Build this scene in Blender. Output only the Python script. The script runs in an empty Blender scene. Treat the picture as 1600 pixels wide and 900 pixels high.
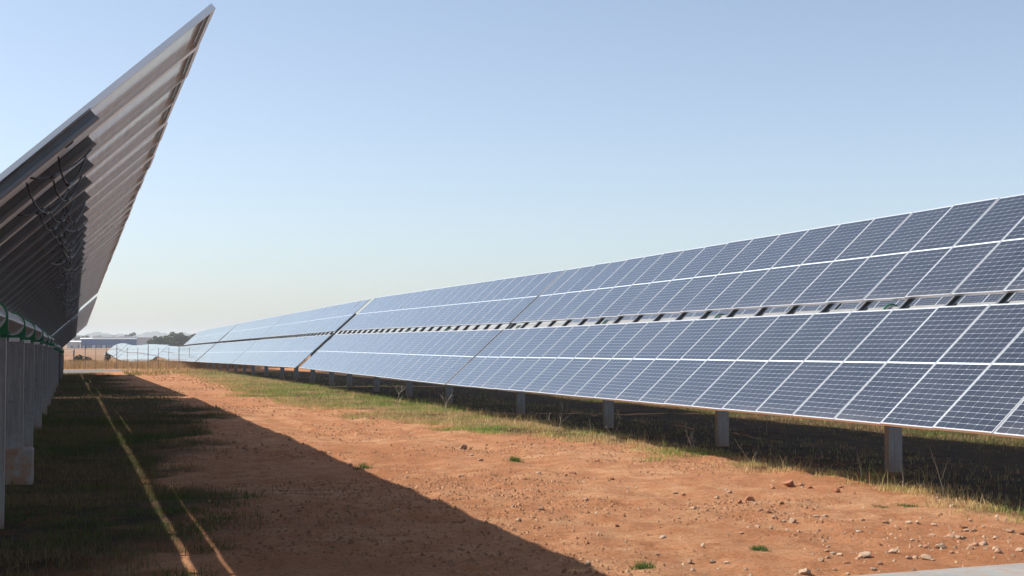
import bpy, math, random
import numpy as np
from mathutils import Matrix, Vector

random.seed(7)
RNG = np.random.default_rng(11)
scene = bpy.context.scene
col = scene.collection

# ------------------------------------------------------------------ camera
cam_d = bpy.data.cameras.new('camera')
cam = bpy.data.objects.new('camera', cam_d)
col.objects.link(cam)
EYE = 1.75
cam.location = (0, 0, EYE)
cam.rotation_euler = (math.pi / 2 + 0.039, 0, -0.303)
cam_d.sensor_width = 36
cam_d.lens = 36 * 2185.7 / 1600
cam_d.clip_start = 0.1
cam_d.clip_end = 40000
scene.camera = cam

# ------------------------------------------------------------------ sky, sun, exposure
SUN_EL = math.radians(45.0)
SUN_AZ = math.radians(-62)          # ahead and to the left
world = bpy.data.worlds.new('World')
scene.world = world
world.use_nodes = True
wn = world.node_tree
bg = wn.nodes['Background']
sky = wn.nodes.new('ShaderNodeTexSky')
sky.sky_type = 'NISHITA'
sky.sun_disc = False
sky.sun_elevation = SUN_EL
sky.sun_rotation = SUN_AZ
sky.altitude = 1000
sky.air_density = 0.95
sky.dust_density = 2.6
sky.ozone_density = 2.2
hs = wn.nodes.new('ShaderNodeHueSaturation')     # dust-whitened, less saturated air
hs.inputs['Saturation'].default_value = 0.79
wb = wn.nodes.new('ShaderNodeMix')               # camera white balance, one gain for the whole sky
wb.data_type = 'RGBA'
wb.blend_type = 'MULTIPLY'
wb.inputs[0].default_value = 1.0
wb.inputs[7].default_value = (0.972, 0.985, 0.985, 1)
wn.links.new(sky.outputs[0], hs.inputs['Color'])
wn.links.new(hs.outputs[0], wb.inputs[6])
wn.links.new(wb.outputs[2], bg.inputs[0])
bg.inputs[1].default_value = 0.117
sun_d = bpy.data.lights.new('sun', 'SUN')
sun_d.energy = 5.0
sun_d.angle = math.radians(0.53)
sun_d.color = (1.0, 0.94, 0.86)
sun = bpy.data.objects.new('sun', sun_d)
col.objects.link(sun)
to_sun = Vector((math.cos(SUN_EL) * math.sin(SUN_AZ), math.cos(SUN_EL) * math.cos(SUN_AZ), math.sin(SUN_EL)))
sun.rotation_euler = to_sun.to_track_quat('Z', 'Y').to_euler()
scene.view_settings.view_transform = 'Standard'
scene.view_settings.look = 'None'
scene.view_settings.gamma = 1
scene.view_settings.use_curve_mapping = False
scene.view_settings.exposure = 0.55
scene.cycles.max_bounces = 8
scene.cycles.volume_bounces = 2
scene.cycles.use_denoising = True


# ------------------------------------------------------------------ helpers
def link(o, parent=None):
    col.objects.link(o)
    if parent is not None:
        o.parent = parent
    return o


def tag(o, label, cat, group=None):
    o['label'] = label
    o['category'] = cat
    if group:
        o['group'] = group
    return o


def mesh_from(name, V, F, mat=None, smooth=False):
    me = bpy.data.meshes.new(name)
    me.from_pydata([tuple(v) for v in V], [], F)
    if mat:
        me.materials.append(mat)
    if smooth:
        me.polygons.foreach_set('use_smooth', [True] * len(me.polygons))
    me.update()
    return me


def np_mesh(name, V, F, mat=None, smooth=False, colors=None):
    """V (n,3) float, F (m,k) int of one face size, written with foreach_set."""
    me = bpy.data.meshes.new(name)
    n, (m, k) = len(V), F.shape
    me.vertices.add(n)
    me.vertices.foreach_set('co', np.ascontiguousarray(V, dtype=np.float32).ravel())
    me.loops.add(m * k)
    me.loops.foreach_set('vertex_index', np.ascontiguousarray(F, dtype=np.int32).ravel())
    me.polygons.add(m)
    me.polygons.foreach_set('loop_start', np.arange(0, m * k, k, dtype=np.int32))
    if smooth:
        me.polygons.foreach_set('use_smooth', np.ones(m, dtype=bool))
    if colors is not None:
        at = me.color_attributes.new('tint', 'FLOAT_COLOR', 'POINT')
        c = np.ones((n, 4), dtype=np.float32)
        c[:, :3] = colors
        at.data.foreach_set('color', c.ravel())
    if mat:
        me.materials.append(mat)
    me.update(calc_edges=True)
    me.validate()
    return me


class MB:
    """collects boxes, tubes and prisms and links them as one mesh"""
    def __init__(self):
        self.V, self.F = [], []

    def box(self, c, s, R=None):
        b = len(self.V)
        for dx in (-.5, .5):
            for dy in (-.5, .5):
                for dz in (-.5, .5):
                    v = Vector((dx * s[0], dy * s[1], dz * s[2]))
                    if R:
                        v = R @ v
                    self.V.append(v + Vector(c))
        for f in ((0, 1, 3, 2), (4, 6, 7, 5), (0, 4, 5, 1), (2, 3, 7, 6), (0, 2, 6, 4), (1, 5, 7, 3)):
            self.F.append([b + i for i in f])
        return self

    def prism(self, pts, a, b, axis=1):
        """closed outline pts (2D) swept from a to b along an axis (0 x, 1 y, 2 z)"""
        n, s = len(pts), len(self.V)
        for t in (a, b):
            for p, q in pts:
                self.V.append(Vector(((t, p, q), (p, t, q), (p, q, t))[axis]))
        for i in range(n):
            j = (i + 1) % n
            self.F.append([s + i, s + j, s + n + j, s + n + i])
        self.F.append([s + i for i in range(n)][::-1])
        self.F.append([s + n + i for i in range(n)])
        return self

    def tube(self, P, r, k=6):
        P = [Vector(p) for p in P]
        rs = r if isinstance(r, (list, tuple)) else [r] * len(P)
        s = len(self.V)
        for i, p in enumerate(P):
            t = (P[min(i + 1, len(P) - 1)] - P[max(i - 1, 0)]).normalized()
            u = t.cross(Vector((0.31, 0.17, 0.94)))
            if u.length < 1e-3:
                u = t.cross(Vector((1, 0, 0)))
            u.normalize()
            w = t.cross(u)
            for j in range(k):
                a = 2 * math.pi * j / k
                self.V.append(p + rs[i] * (math.cos(a) * u + math.sin(a) * w))
        for i in range(len(P) - 1):
            for j in range(k):
                l = (j + 1) % k
                self.F.append([s + i * k + j, s + i * k + l, s + (i + 1) * k + l, s + (i + 1) * k + j])
        self.F.append([s + j for j in range(k)][::-1])
        self.F.append([s + (len(P) - 1) * k + j for j in range(k)])
        return self

    def mesh(self, name, mat, smooth=False):
        return mesh_from(name, self.V, self.F, mat, smooth)

    def build(self, name, mat, parent=None, smooth=False):
        return link(bpy.data.objects.new(name, self.mesh(name, mat, smooth)), parent)


def empty(name, loc):
    o = bpy.data.objects.new(name, None)
    o.empty_display_size = 0.2
    o.location = loc
    return link(o)


def hash2(ix, iy, seed):
    h = (ix.astype(np.int64) * 374761393 + iy.astype(np.int64) * 668265263 + seed * 974634777) & 0x7fffffff
    h = ((h ^ (h >> 13)) * 1274126177) & 0x7fffffff
    return ((h ^ (h >> 16)) & 0xffff) / 65535.0


def vnoise(x, y, scale, seed):
    x, y = np.asarray(x, float) / scale, np.asarray(y, float) / scale
    ix, iy = np.floor(x), np.floor(y)
    fx, fy = x - ix, y - iy
    fx, fy = fx * fx * (3 - 2 * fx), fy * fy * (3 - 2 * fy)
    a, b = hash2(ix, iy, seed), hash2(ix + 1, iy, seed)
    c, d = hash2(ix, iy + 1, seed), hash2(ix + 1, iy + 1, seed)
    return (a + (b - a) * fx) * (1 - fy) + (c + (d - c) * fx) * fy - 0.5


def fbm(x, y, scale, seed, octs=4):
    t, amp = 0, 1.0
    for o in range(octs):
        t = t + amp * vnoise(x, y, scale / 2 ** o, seed + 17 * o)
        amp *= 0.5
    return t


# ------------------------------------------------------------------ the lie of the land
GY = [-9000, 50, 68, 100, 142, 190, 240, 300, 370, 440, 520, 900, 2500, 9000]
GZ = [0, 0, -.1, -.25, -.6, -1.7, -1.75, -2.15, -1.6, -2.2, -2.7, -1.5, -1.0, 2.0]


def base_z(x, y):
    y = np.asarray(y, float)
    return (np.interp(y - 6, GY, GZ) + np.interp(y, GY, GZ) + np.interp(y + 6, GY, GZ)) / 3


def grass_edge(y):
    """x where the grass verge of the right-hand row begins"""
    return np.interp(y, [8, 13, 16, 19, 22, 25, 30, 38, 46, 60, 71, 90], [9.6, 9.3, 9.4, 8.9, 8.4, 7.9, 7.3, 6.6, 5.6, 5.9, 6.6, 6.8])


def left_edge(y):
    """x where the grass below the left-hand row ends"""
    return np.interp(y, [5, 11, 14, 17, 21, 25, 35, 46, 60, 90], [.9, 1.0, 1.1, 1.7, 1.8, 2.4, 3.6, 3.6, 2.6, 2.2])


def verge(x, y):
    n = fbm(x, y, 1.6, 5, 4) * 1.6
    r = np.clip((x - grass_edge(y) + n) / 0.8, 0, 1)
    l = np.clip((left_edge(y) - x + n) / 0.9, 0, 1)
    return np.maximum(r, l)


def gz(x, y):
    x, y = np.asarray(x, float), np.asarray(y, float)
    near = np.clip((70 - y) / 30, 0, 1) * np.clip((y + 5) / 8, 0, 1) * np.clip((26 - np.abs(x - 5)) / 6, 0, 1)
    z = base_z(x, y)
    z = z + near * (0.07 * fbm(x, y, 5.0, 1, 2) + 0.030 * fbm(x, y, .9, 2, 2))
    lumps = np.clip(fbm(x, y, 2.4, 8, 3) - .12, 0, 1)
    z = z + near * .10 * lumps * (fbm(x, y, .16, 9, 2) + .35)
    rough = near * (1 - 0.5 * verge(x, y))
    z = z + rough * (0.055 * fbm(x, y, .34, 3, 3))
    # a faint pair of wheel ruts down the track
    for xc in (4.6, 6.3):
        z = z - near * 0.03 * np.exp(-((x - xc - .25 * np.sin(y * .11)) / .28) ** 2)
    return z


def g1(x, y):
    return float(gz(np.array([x]), np.array([y]))[0])


# ------------------------------------------------------------------ materials
def new_mat(name):
    m = bpy.data.materials.new(name)
    m.use_nodes = True
    nt = m.node_tree
    return m, nt, nt.nodes['Principled BSDF']


def nd(nt, kind, **kw):
    n = nt.nodes.new('ShaderNode' + kind)
    for k, v in kw.items():
        if k in n.inputs:
            n.inputs[k].default_value = v
        else:
            setattr(n, k, v)
    return n


def noise(nt, vec, scale, detail=4, rough=.6):
    n = nd(nt, 'TexNoise', Scale=scale, Detail=detail, Roughness=rough)
    nt.links.new(vec, n.inputs['Vector'])
    return n


def ramp(nt, fac, stops):
    r = nt.nodes.new('ShaderNodeValToRGB')
    el = r.color_ramp.elements
    while len(el) < len(stops):
        el.new(0.5)
    for e, (p, c) in zip(el, stops):
        e.position = p
        e.color = (*c, 1) if len(c) == 3 else c
    nt.links.new(fac, r.inputs[0])
    return r


def mix(nt, fac, a, b, mode='MIX'):
    m = nt.nodes.new('ShaderNodeMix')
    m.data_type = 'RGBA'
    m.blend_type = mode
    for sock, val in ((m.inputs[0], fac), (m.inputs[6], a), (m.inputs[7], b)):
        if hasattr(val, 'is_linked'):
            nt.links.new(val, sock)
        elif isinstance(val, (int, float)):
            sock.default_value = val
        else:
            sock.default_value = (*val, 1)
    return m.outputs[2]


def simple(name, rgb, rough=.6, metal=0.0, var=0.15, scale=8, bump=0.0, coord='Object', ior=1.45):
    m, nt, p = new_mat(name)
    tc = nt.nodes.new('ShaderNodeTexCoord')
    n = noise(nt, tc.outputs[coord], scale, 5, .65)
    lo = tuple(c * (1 - var) for c in rgb)
    hi = tuple(min(1, c * (1 + var)) for c in rgb)
    r = ramp(nt, n.outputs[0], [(.3, lo), (.7, hi)])
    nt.links.new(r.outputs[0], p.inputs['Base Color'])
    p.inputs['Roughness'].default_value = rough
    p.inputs['Metallic'].default_value = metal
    p.inputs['IOR'].default_value = ior
    if bump:
        b = nd(nt, 'Bump', Strength=bump, Distance=.02)
        nt.links.new(n.outputs[0], b.inputs['Height'])
        nt.links.new(b.outputs[0], p.inputs['Normal'])
    return m


def mat_ground():
    m, nt, p = new_mat('red_soil')
    L = nt.links.new
    geo = nt.nodes.new('ShaderNodeNewGeometry')
    pos = geo.outputs['Position']
    big = noise(nt, pos, .35, 6, .62)
    mid = noise(nt, pos, 2.2, 7, .7)
    fine = noise(nt, pos, 22, 8, .75)
    grit = noise(nt, pos, 140, 3, .7)
    soil = ramp(nt, big.outputs[0], [(.25, (.33, .135, .056)), (.42, (.43, .205, .100)), (.55, (.475, .250, .128)), (.72, (.57, .35, .195))])
    soil = mix(nt, ramp(nt, mid.outputs[0], [(.38, (0, 0, 0)), (.62, (.8, .8, .8))]).outputs[0], soil.outputs[0], (.33, .130, .054))
    speck = ramp(nt, fine.outputs[0], [(.32, (.34, .33, .32)), (.46, (.95, .95, .95)), (.72, (1.3, 1.28, 1.22))])  # soil grain; its dark specks stand in for crumb shadows
    soil = mix(nt, .8, soil, speck.outputs[0], 'MULTIPLY')
    gr = ramp(nt, grit.outputs[0], [(.34, (.5, .47, .45)), (.5, (1, 1, 1)), (.70, (1.25, 1.25, 1.2))])
    soil = mix(nt, .7, soil, gr.outputs[0], 'MULTIPLY')
    # litter and thatch under the verge, from the 'tint' attribute (x = verge amount)
    at = nd(nt, 'Attribute', attribute_name='tint')
    sep = nt.nodes.new('ShaderNodeSeparateColor')
    L(at.outputs['Color'], sep.inputs[0])
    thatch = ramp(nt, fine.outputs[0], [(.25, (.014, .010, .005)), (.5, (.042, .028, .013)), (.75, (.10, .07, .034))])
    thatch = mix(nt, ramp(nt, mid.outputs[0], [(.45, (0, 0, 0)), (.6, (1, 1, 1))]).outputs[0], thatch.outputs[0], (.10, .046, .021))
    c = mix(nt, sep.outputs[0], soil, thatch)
    # dry veld further out (y = amount)
    veld = ramp(nt, mid.outputs[0], [(.3, (.13, .085, .05)), (.55, (.24, .155, .09)), (.75, (.22, .105, .065))])
    c = mix(nt, sep.outputs[1], c, veld.outputs[0])
    # grey gravel of the service road (z = amount)
    grav = ramp(nt, fine.outputs[0], [(.3, (.12, .12, .11)), (.7, (.22, .215, .20))])
    c = mix(nt, sep.outputs[2], c, grav.outputs[0])
    L(c, p.inputs['Base Color'])
    p.inputs['Roughness'].default_value = .95
    p.inputs['Specular IOR Level'].default_value = .15
    b1 = nd(nt, 'Bump', Strength=.8, Distance=.045)
    L(fine.outputs[0], b1.inputs['Height'])
    b2 = nd(nt, 'Bump', Strength=.7, Distance=.009)
    L(grit.outputs[0], b2.inputs['Height'])
    L(b1.outputs[0], b2.inputs['Normal'])
    L(b2.outputs[0], p.inputs['Normal'])
    return m


def mat_tint(name, rough=.7, trans=.25):
    """blades, leaves and twigs: colour from the 'tint' attribute of each blade"""
    m, nt, p = new_mat(name)
    at = nd(nt, 'Attribute', attribute_name='tint')
    nt.links.new(at.outputs['Color'], p.inputs['Base Color'])
    p.inputs['Roughness'].default_value = rough
    p.inputs['Specular IOR Level'].default_value = .25
    if trans:
        tr = nt.nodes.new('ShaderNodeBsdfTranslucent')
        nt.links.new(at.outputs['Color'], tr.inputs[0])
        mx = nd(nt, 'MixShader', Fac=trans)
        nt.links.new(p.outputs[0], mx.inputs[1])
        nt.links.new(tr.outputs[0], mx.inputs[2])
        nt.links.new(mx.outputs[0], nt.nodes['Material Output'].inputs[0])
    return m


def mat_cell():
    m, nt, p = new_mat('solar_cell_glass')
    L = nt.links.new
    tc = nt.nodes.new('ShaderNodeTexCoord')
    geo = nt.nodes.new('ShaderNodeNewGeometry')
    oi = nt.nodes.new('ShaderNodeObjectInfo')
    add = nd(nt, 'Math', operation='ADD')
    L(geo.outputs['Random Per Island'], add.inputs[0])
    L(oi.outputs['Random'], add.inputs[1])
    fr = nd(nt, 'Math', operation='FRACT')
    L(add.outputs[0], fr.inputs[0])
    base = ramp(nt, fr.outputs[0], [(0, (.006, .008, .014)), (.5, (.009, .011, .017)), (1, (.013, .015, .022))])
    # fine silver busbars running up the cell
    sx = nt.nodes.new('ShaderNodeSeparateXYZ')
    L(tc.outputs['Object'], sx.inputs[0])
    mul = nd(nt, 'Math', operation='MULTIPLY')
    L(sx.outputs[0], mul.inputs[0])
    mul.inputs[1].default_value = 5 / .1615
    f2 = nd(nt, 'Math', operation='FRACT')
    L(mul.outputs[0], f2.inputs[0])
    ab = nd(nt, 'Math', operation='SUBTRACT')
    L(f2.outputs[0], ab.inputs[0])
    ab.inputs[1].default_value = .5
    a2 = nd(nt, 'Math', operation='ABSOLUTE')
    L(ab.outputs[0], a2.inputs[0])
    lt = nd(nt, 'Math', operation='LESS_THAN')
    L(a2.outputs[0], lt.inputs[0])
    lt.inputs[1].default_value = .022
    c = mix(nt, lt.outputs[0], base.outputs[0], (.06, .063, .07))
    # thin film of dust
    n = noise(nt, geo.outputs['Position'], 1.3, 4, .6)
    d = ramp(nt, n.outputs[0], [(.3, (.0, .0, .0)), (.8, (.045, .045, .045))])
    c = mix(nt, d.outputs[0], c, (.38, .37, .34))
    # grime settled along the lower frame edge
    lo = nd(nt, 'MapRange')
    L(sx.outputs[1], lo.inputs[0])
    for q, v in zip((1, 2, 3, 4), (-.99, -.80, .085, 0)):
        lo.inputs[q].default_value = v
    gm = nd(nt, 'Math', operation='MULTIPLY')
    L(lo.outputs[0], gm.inputs[0])
    L(n.outputs[0], gm.inputs[1])
    g2 = nd(nt, 'Math', operation='MULTIPLY')
    L(gm.outputs[0], g2.inputs[0])
    g2.inputs[1].default_value = 2
    c = mix(nt, g2.outputs[0], c, (.40, .37, .33))
    L(c, p.inputs['Base Color'])
    p.inputs['Coat Weight'].default_value = .9       # front glass over the cell's own sheen
    p.inputs['Coat Roughness'].default_value = .12
    p.inputs['Coat IOR'].default_value = 1.5
    p.inputs['Roughness'].default_value = .16
    p.inputs['IOR'].default_value = 1.47
    return m


def mat_laminate():
    """white backsheet behind the glass; lets a little light through"""
    m, nt, p = new_mat('white_backsheet')
    tc = nt.nodes.new('ShaderNodeTexCoord')
    n = noise(nt, tc.outputs['Object'], 3, 3, .5)
    r = ramp(nt, n.outputs[0], [(.3, (.76, .83, .90)), (.7, (.80, .87, .93))])
    nt.links.new(r.outputs[0], p.inputs['Base Color'])
    p.inputs['Roughness'].default_value = .3
    p.inputs['Coat Weight'].default_value = .6
    p.inputs['Coat Roughness'].default_value = .12
    tr = nt.nodes.new('ShaderNodeBsdfTranslucent')
    nt.links.new(r.outputs[0], tr.inputs[0])
    mx = nd(nt, 'MixShader', Fac=.09)
    nt.links.new(p.outputs[0], mx.inputs[1])
    nt.links.new(tr.outputs[0], mx.inputs[2])
    nt.links.new(mx.outputs[0], nt.nodes['Material Output'].inputs[0])
    return m


def mat_post():
    m, nt, p = new_mat('galvanised_post')
    L = nt.links.new
    tc = nt.nodes.new('ShaderNodeTexCoord')
    sp = nd(nt, 'TexVoronoi', Scale=26)
    L(tc.outputs['Object'], sp.inputs['Vector'])
    st = nt.nodes.new('ShaderNodeMapping')
    st.inputs['Scale'].default_value = (9, 9, .7)
    L(tc.outputs['Object'], st.inputs[0])
    n = noise(nt, st.outputs[0], 2.0, 6, .7)
    a = ramp(nt, n.outputs[0], [(.3, (.20, .20, .20)), (.55, (.30, .30, .30)), (.75, (.40, .40, .40))])
    b = ramp(nt, sp.outputs['Color'], [(0, (.85, .85, .85)), (1, (1.1, 1.1, 1.1))])
    c = mix(nt, .6, a.outputs[0], b.outputs[0], 'MULTIPLY')
    # scuffed dark patches low down
    n2 = noise(nt, tc.outputs['Object'], 3.1, 3, .5)
    c = mix(nt, ramp(nt, n2.outputs[0], [(.62, (0, 0, 0)), (.66, (.7, .7, .7))]).outputs[0], c, (.09, .092, .095))
    # red mud splashed up the foot
    sz = nt.nodes.new('ShaderNodeSeparateXYZ')
    L(tc.outputs['Object'], sz.inputs[0])
    mr = nd(nt, 'MapRange')
    L(sz.outputs[2], mr.inputs[0])
    for q, v in zip((1, 2, 3, 4), (.12, .45, 1.1, 0)):
        mr.inputs[q].default_value = v
    n4 = noise(nt, tc.outputs['Object'], 14, 5, .7)
    mm = nd(nt, 'Math', operation='MULTIPLY')
    L(mr.outputs[0], mm.inputs[0])
    L(n4.outputs[0], mm.inputs[1])
    c = mix(nt, mm.outputs[0], c, (.30, .15, .08))
    L(c, p.inputs['Base Color'])
    p.inputs['Metallic'].default_value = .25
    p.inputs['Roughness'].default_value = .5
    return m


def mat_concrete(name, lo, hi, stain=None):
    m, nt, p = new_mat(name)
    L = nt.links.new
    geo = nt.nodes.new('ShaderNodeNewGeometry')
    n = noise(nt, geo.outputs['Position'], 2.5, 8, .7)
    f = noise(nt, geo.outputs['Position'], 60, 4, .7)
    c = ramp(nt, n.outputs[0], [(.3, lo), (.7, hi)]).outputs[0]
    c = mix(nt, .5, c, ramp(nt, f.outputs[0], [(.3, (.7, .7, .7)), (.6, (1.08, 1.08, 1.08))]).outputs[0], 'MULTIPLY')
    if stain:
        n3 = noise(nt, geo.outputs['Position'], 5, 4, .6)
        c = mix(nt, ramp(nt, n3.outputs[0], [(.42, (0, 0, 0)), (.6, (.85, .85, .85))]).outputs[0], c, stain)
    L(c, p.inputs['Base Color'])
    p.inputs['Roughness'].default_value = .9
    b = nd(nt, 'Bump', Strength=.4, Distance=.006)
    L(f.outputs[0], b.inputs['Height'])
    L(b.outputs[0], p.inputs['Normal'])
    return m


M = dict(
    soil=mat_ground(),
    grass=mat_tint('grass_blades', .65, .3),
    twig=simple('dry_twig', (.50, .43, .34), .85, var=.3, scale=20),
    cell=mat_cell(),
    laminate=mat_laminate(),
    frame=simple('anodised_frame', (.74, .75, .76), .38, .80, .05, 4),
    rail=simple('dark_steel_rail', (.15, .16, .17), .45, .4, .15, 6),
    tube=simple('galvanised_tube', (.30, .30, .30), .45, .5, .12, 5),
    post=mat_post(),
    green=simple('green_bearing', (.01, .15, .06), .45, 0, .2, 12),
    grey=simple('grey_bearing_disc', (.50, .50, .49), .55, .1, .15, 20),
    white=simple('white_block', (.72, .71, .69), .6, 0, .08, 20),
    black=simple('black_rubber', (.018, .018, .02), .5, 0, .2, 30),
    footing=mat_concrete('stained_concrete', (.26, .24, .22), (.38, .36, .33), (.30, .15, .08)),
    slab=mat_concrete('pale_concrete', (.20, .20, .19), (.33, .33, .315), (.27, .20, .15)),
    stone=mat_concrete('pale_stone', (.30, .20, .13), (.50, .38, .26), (.27, .13, .07)),
    clod=mat_concrete('red_clod', (.22, .085, .04), (.38, .17, .085)),
    fence=simple('weathered_steel', (.16, .15, .14), .7, .2, .2, 5),
    blue=simple('blue_sheeting', (.045, .13, .33), .5, .0, .12, .4, coord='Object'),
    pale=simple('pale_sheeting', (.50, .52, .53), .6, 0, .1, .3),
    roof=simple('grey_roof', (.30, .32, .34), .6, 0, .12, .3),
    glass=simple('dark_window', (.03, .04, .05), .15, 0, .2, 1),
    whitewall=simple('white_wall', (.72, .72, .70), .7, 0, .05, .5),
    hill=simple('far_hill', (.045, .06, .05), .95, 0, .4, .02),
    leaf=mat_tint('tree_leaves', .6, .25),
    bark=simple('bark', (.10, .075, .055), .9, 0, .3, 4),
)


# ------------------------------------------------------------------ ground: one sheet to the horizon
def grade(a, b, start, ratio):
    out, s, t = [], start, a
    sg = 1 if b > a else -1
    while (b - t) * sg > 0:
        t = t + sg * s
        s *= ratio
        out.append(t)
    return out


gx = sorted(grade(-3.6, -7000, .12, 1.17) + list(np.arange(-3.6, 13.0, .085)) + grade(13.0, 7000, .12, 1.15))
gy = sorted(grade(6.5, -3000, .12, 1.25) + list(np.arange(6.5, 30.0, .085)) + grade(30.0, 7000, .09, 1.018))
gx, gy = np.array(gx), np.array(gy)
X, Y = np.meshgrid(gx, gy, indexing='xy')
Z = gz(X, Y)
nx, ny = len(gx), len(gy)
V = np.stack([X.ravel(), Y.ravel(), Z.ravel()], 1)
idx = np.arange(nx * ny).reshape(ny, nx)
F = np.stack([idx[:-1, :-1], idx[:-1, 1:], idx[1:, 1:], idx[1:, :-1]], -1).reshape(-1, 4)
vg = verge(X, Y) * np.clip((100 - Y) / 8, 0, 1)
n_v = fbm(X, Y, 9, 21, 3)
veld = np.clip((Y - 116 + 3 * n_v) / 6, 0, 1) * np.clip(.75 + n_v, 0, 1)
veld = np.maximum(veld, np.clip((np.abs(X - 6) - 60) / 30, 0, 1))
grav = np.clip((Y - 96 - n_v * 4) / 2, 0, 1) * np.clip((117 - Y + n_v * 3) / 2, 0, 1) * np.clip((4.2 - X + n_v * 5) / 2, 0, 1)
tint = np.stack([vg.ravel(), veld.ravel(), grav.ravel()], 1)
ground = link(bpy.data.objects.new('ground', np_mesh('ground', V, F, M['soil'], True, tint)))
ground['kind'] = 'structure'

# concrete slab whose corner shows at the lower right
sl = MB()
sl.prism([(5.33, 8.95), (7.0, 9.09), (11.0, 9.42), (11.2, 4.0), (5.0, 4.0)], -.25, .075, axis=2)
slab = sl.build('concrete_slab', M['slab'])
slab['kind'] = 'structure'
bv = slab.modifiers.new('bevel', 'BEVEL')
bv.width = .012

# ------------------------------------------------------------------ solar trackers
TH = 0.74
PITCH, W, LEN, GAP = 1.014, 1.002, 2.008, 0.232
CT, ST = math.cos(TH), math.sin(TH)
S_HAT, N_HAT = Vector((CT, 0, ST)), Vector((-ST, 0, CT))
TUBE_D = 0.20


def module_meshes():
    # laminate sheet
    w, l = W / 2 - .003, LEN / 2 - .003
    lam = mesh_from('solar_panel', [(-w, -l, -.005), (w, -l, -.005), (w, l, -.005), (-w, l, -.005)], [[0, 1, 2, 3]], M['laminate'])
    # frame: four walls with an inner flange at the bottom
    f = MB()
    t, h, fl = .013, .035, .026
    for s in (-1, 1):
        f.box((s * (W / 2 - t / 2), 0, -h / 2), (t, LEN, h))
        f.box((0, s * (LEN / 2 - t / 2), -h / 2 - .0002), (W - 2 * t, t, h - .0004))
        f.box((s * (W / 2 - t - fl / 2), 0, -h + .001), (fl, LEN - 2 * t, .002))
        f.box((0, s * (LEN / 2 - t - .009), -h + .0015), (W - 2 * t - 2 * fl, .018, .002))
    fr = f.mesh('panel_frame', M['frame'])
    # 6 x 24 half cells, corners nipped off
    V, F, pos = [], [], []
    px, py, mid, ch = .1615, .0812, .024, .0055
    hw, hh = px / 2 - .0017, py / 2 - .0016

    def octo(cx, cy, z):
        return [(cx - hw + ch, cy - hh, z), (cx + hw - ch, cy - hh, z), (cx + hw, cy - hh + ch, z), (cx + hw, cy + hh - ch, z),
                (cx + hw - ch, cy + hh, z), (cx - hw + ch, cy + hh, z), (cx - hw, cy + hh - ch, z), (cx - hw, cy - hh + ch, z)]
    for i in range(6):
        for j in range(24):
            cx = (i - 2.5) * px
            cy = (j - 11.5) * py + (mid / 2 if j > 11 else -mid / 2)
            b = len(V)
            V += octo(cx, cy, -.004)
            F.append(list(range(b, b + 8)))
            pos.append((cx, cy))
    cells = mesh_from('cell_grid', V, F, M['cell'])
    one = mesh_from('solar_cell', octo(0, 0, -.004), [list(range(8))], M['cell'])
    # junction boxes on the back, three along the mid line
    jb = MB().box((0, 0, -.0145), (.10, .055, .018)).box((.02, -.034, -.014), (.012, .014, .010)).mesh('junction_box', M['black'])
    return lam, fr, cells, one, pos, jb


LAM, FRM, CELLS, CELL1, CELLPOS, JBOX = module_meshes()


def rail_mesh(length):
    r = MB()
    d, fw, t = .07, .045, .004
    r.box((0, 0, -.035 - d / 2), (t, length, d))
    r.box((fw / 2 + t / 2, 0, -.0352 - t / 2), (fw, length, t))
    r.box((fw / 2 + t / 2, 0, -.035 - d + t / 2 + .0003), (fw, length, t))
    r.box((fw + t / 2 - .001, 0, -.035 - d + .012), (t * .6, length - .002, .016))
    return r.mesh('mounting_rail', M['rail'])


RAIL = rail_mesh(2.50)


def bearing_meshes():
    def arch(r, wdt, base):
        pts = [(-wdt, base), (wdt, base)]
        for i in range(0, 13):
            a = math.pi * i / 12
            pts.append((r * math.cos(a), r * math.sin(a)))
        return pts
    out = {}
    out['bearing_housing'] = MB().prism(arch(.155, .155, -.15), -.012, .012, 1).box((0, 0, -.158), (.36, .16, .016)).mesh('bearing_housing', M['green'])
    ring = [(.135 * math.cos(2 * math.pi * i / 28), .135 * math.sin(2 * math.pi * i / 28)) for i in range(28)]
    out['bearing_disc'] = MB().prism(ring, -.022, .022, 1).mesh('bearing_disc', M['grey'])
    out['mounting_block'] = MB().box((.02, -.02, -.19), (.12, .14, .05)).mesh('mounting_block', M['white'])
    b = MB()
    for sx in (-.05, .0, .05):
        for sz in (-.30, -.38):
            b.prism([(sx + .011 * math.cos(k * math.pi / 3), sz + .011 * math.sin(k * math.pi / 3)) for k in range(6)], -.055, -.042, 1)
    return out


BEAR = bearing_meshes()


def cable_meshes():
    """a handful of drooping string cables: local frame is x along the row, y up the slope, z off the panel"""
    out = []
    rr = random.Random(3)
    for v in range(6):
        n = 11
        span = rr.choice((.9, 1.0, 1.9))
        sl0, sl1 = rr.uniform(-.35, -.1), rr.uniform(-.02, .12)
        drop = rr.uniform(.06, .19)
        P = []
        for i in range(n):
            t = i / (n - 1)
            g = drop * 4 * t * (1 - t)
            P.append((-span * t + .02 * math.sin(6 * t + v), sl0 + (sl1 - sl0) * t - g * ST, -.105 - g * CT * .8))
        m = MB().tube(P, .0056, 6)
        c = P[rr.choice((4, 5, 6))]
        d = Vector(P[7]) - Vector(P[4])
        d.normalize()
        m.tube([Vector(c) - d * .07, Vector(c) - d * .065, Vector(c) + d * .05, Vector(c) + d * .055], [.009, .0115, .0115, .008], 7)
        out.append(m.mesh('cable', M['black'], True))
    return out


CABLES = cable_meshes()


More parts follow.
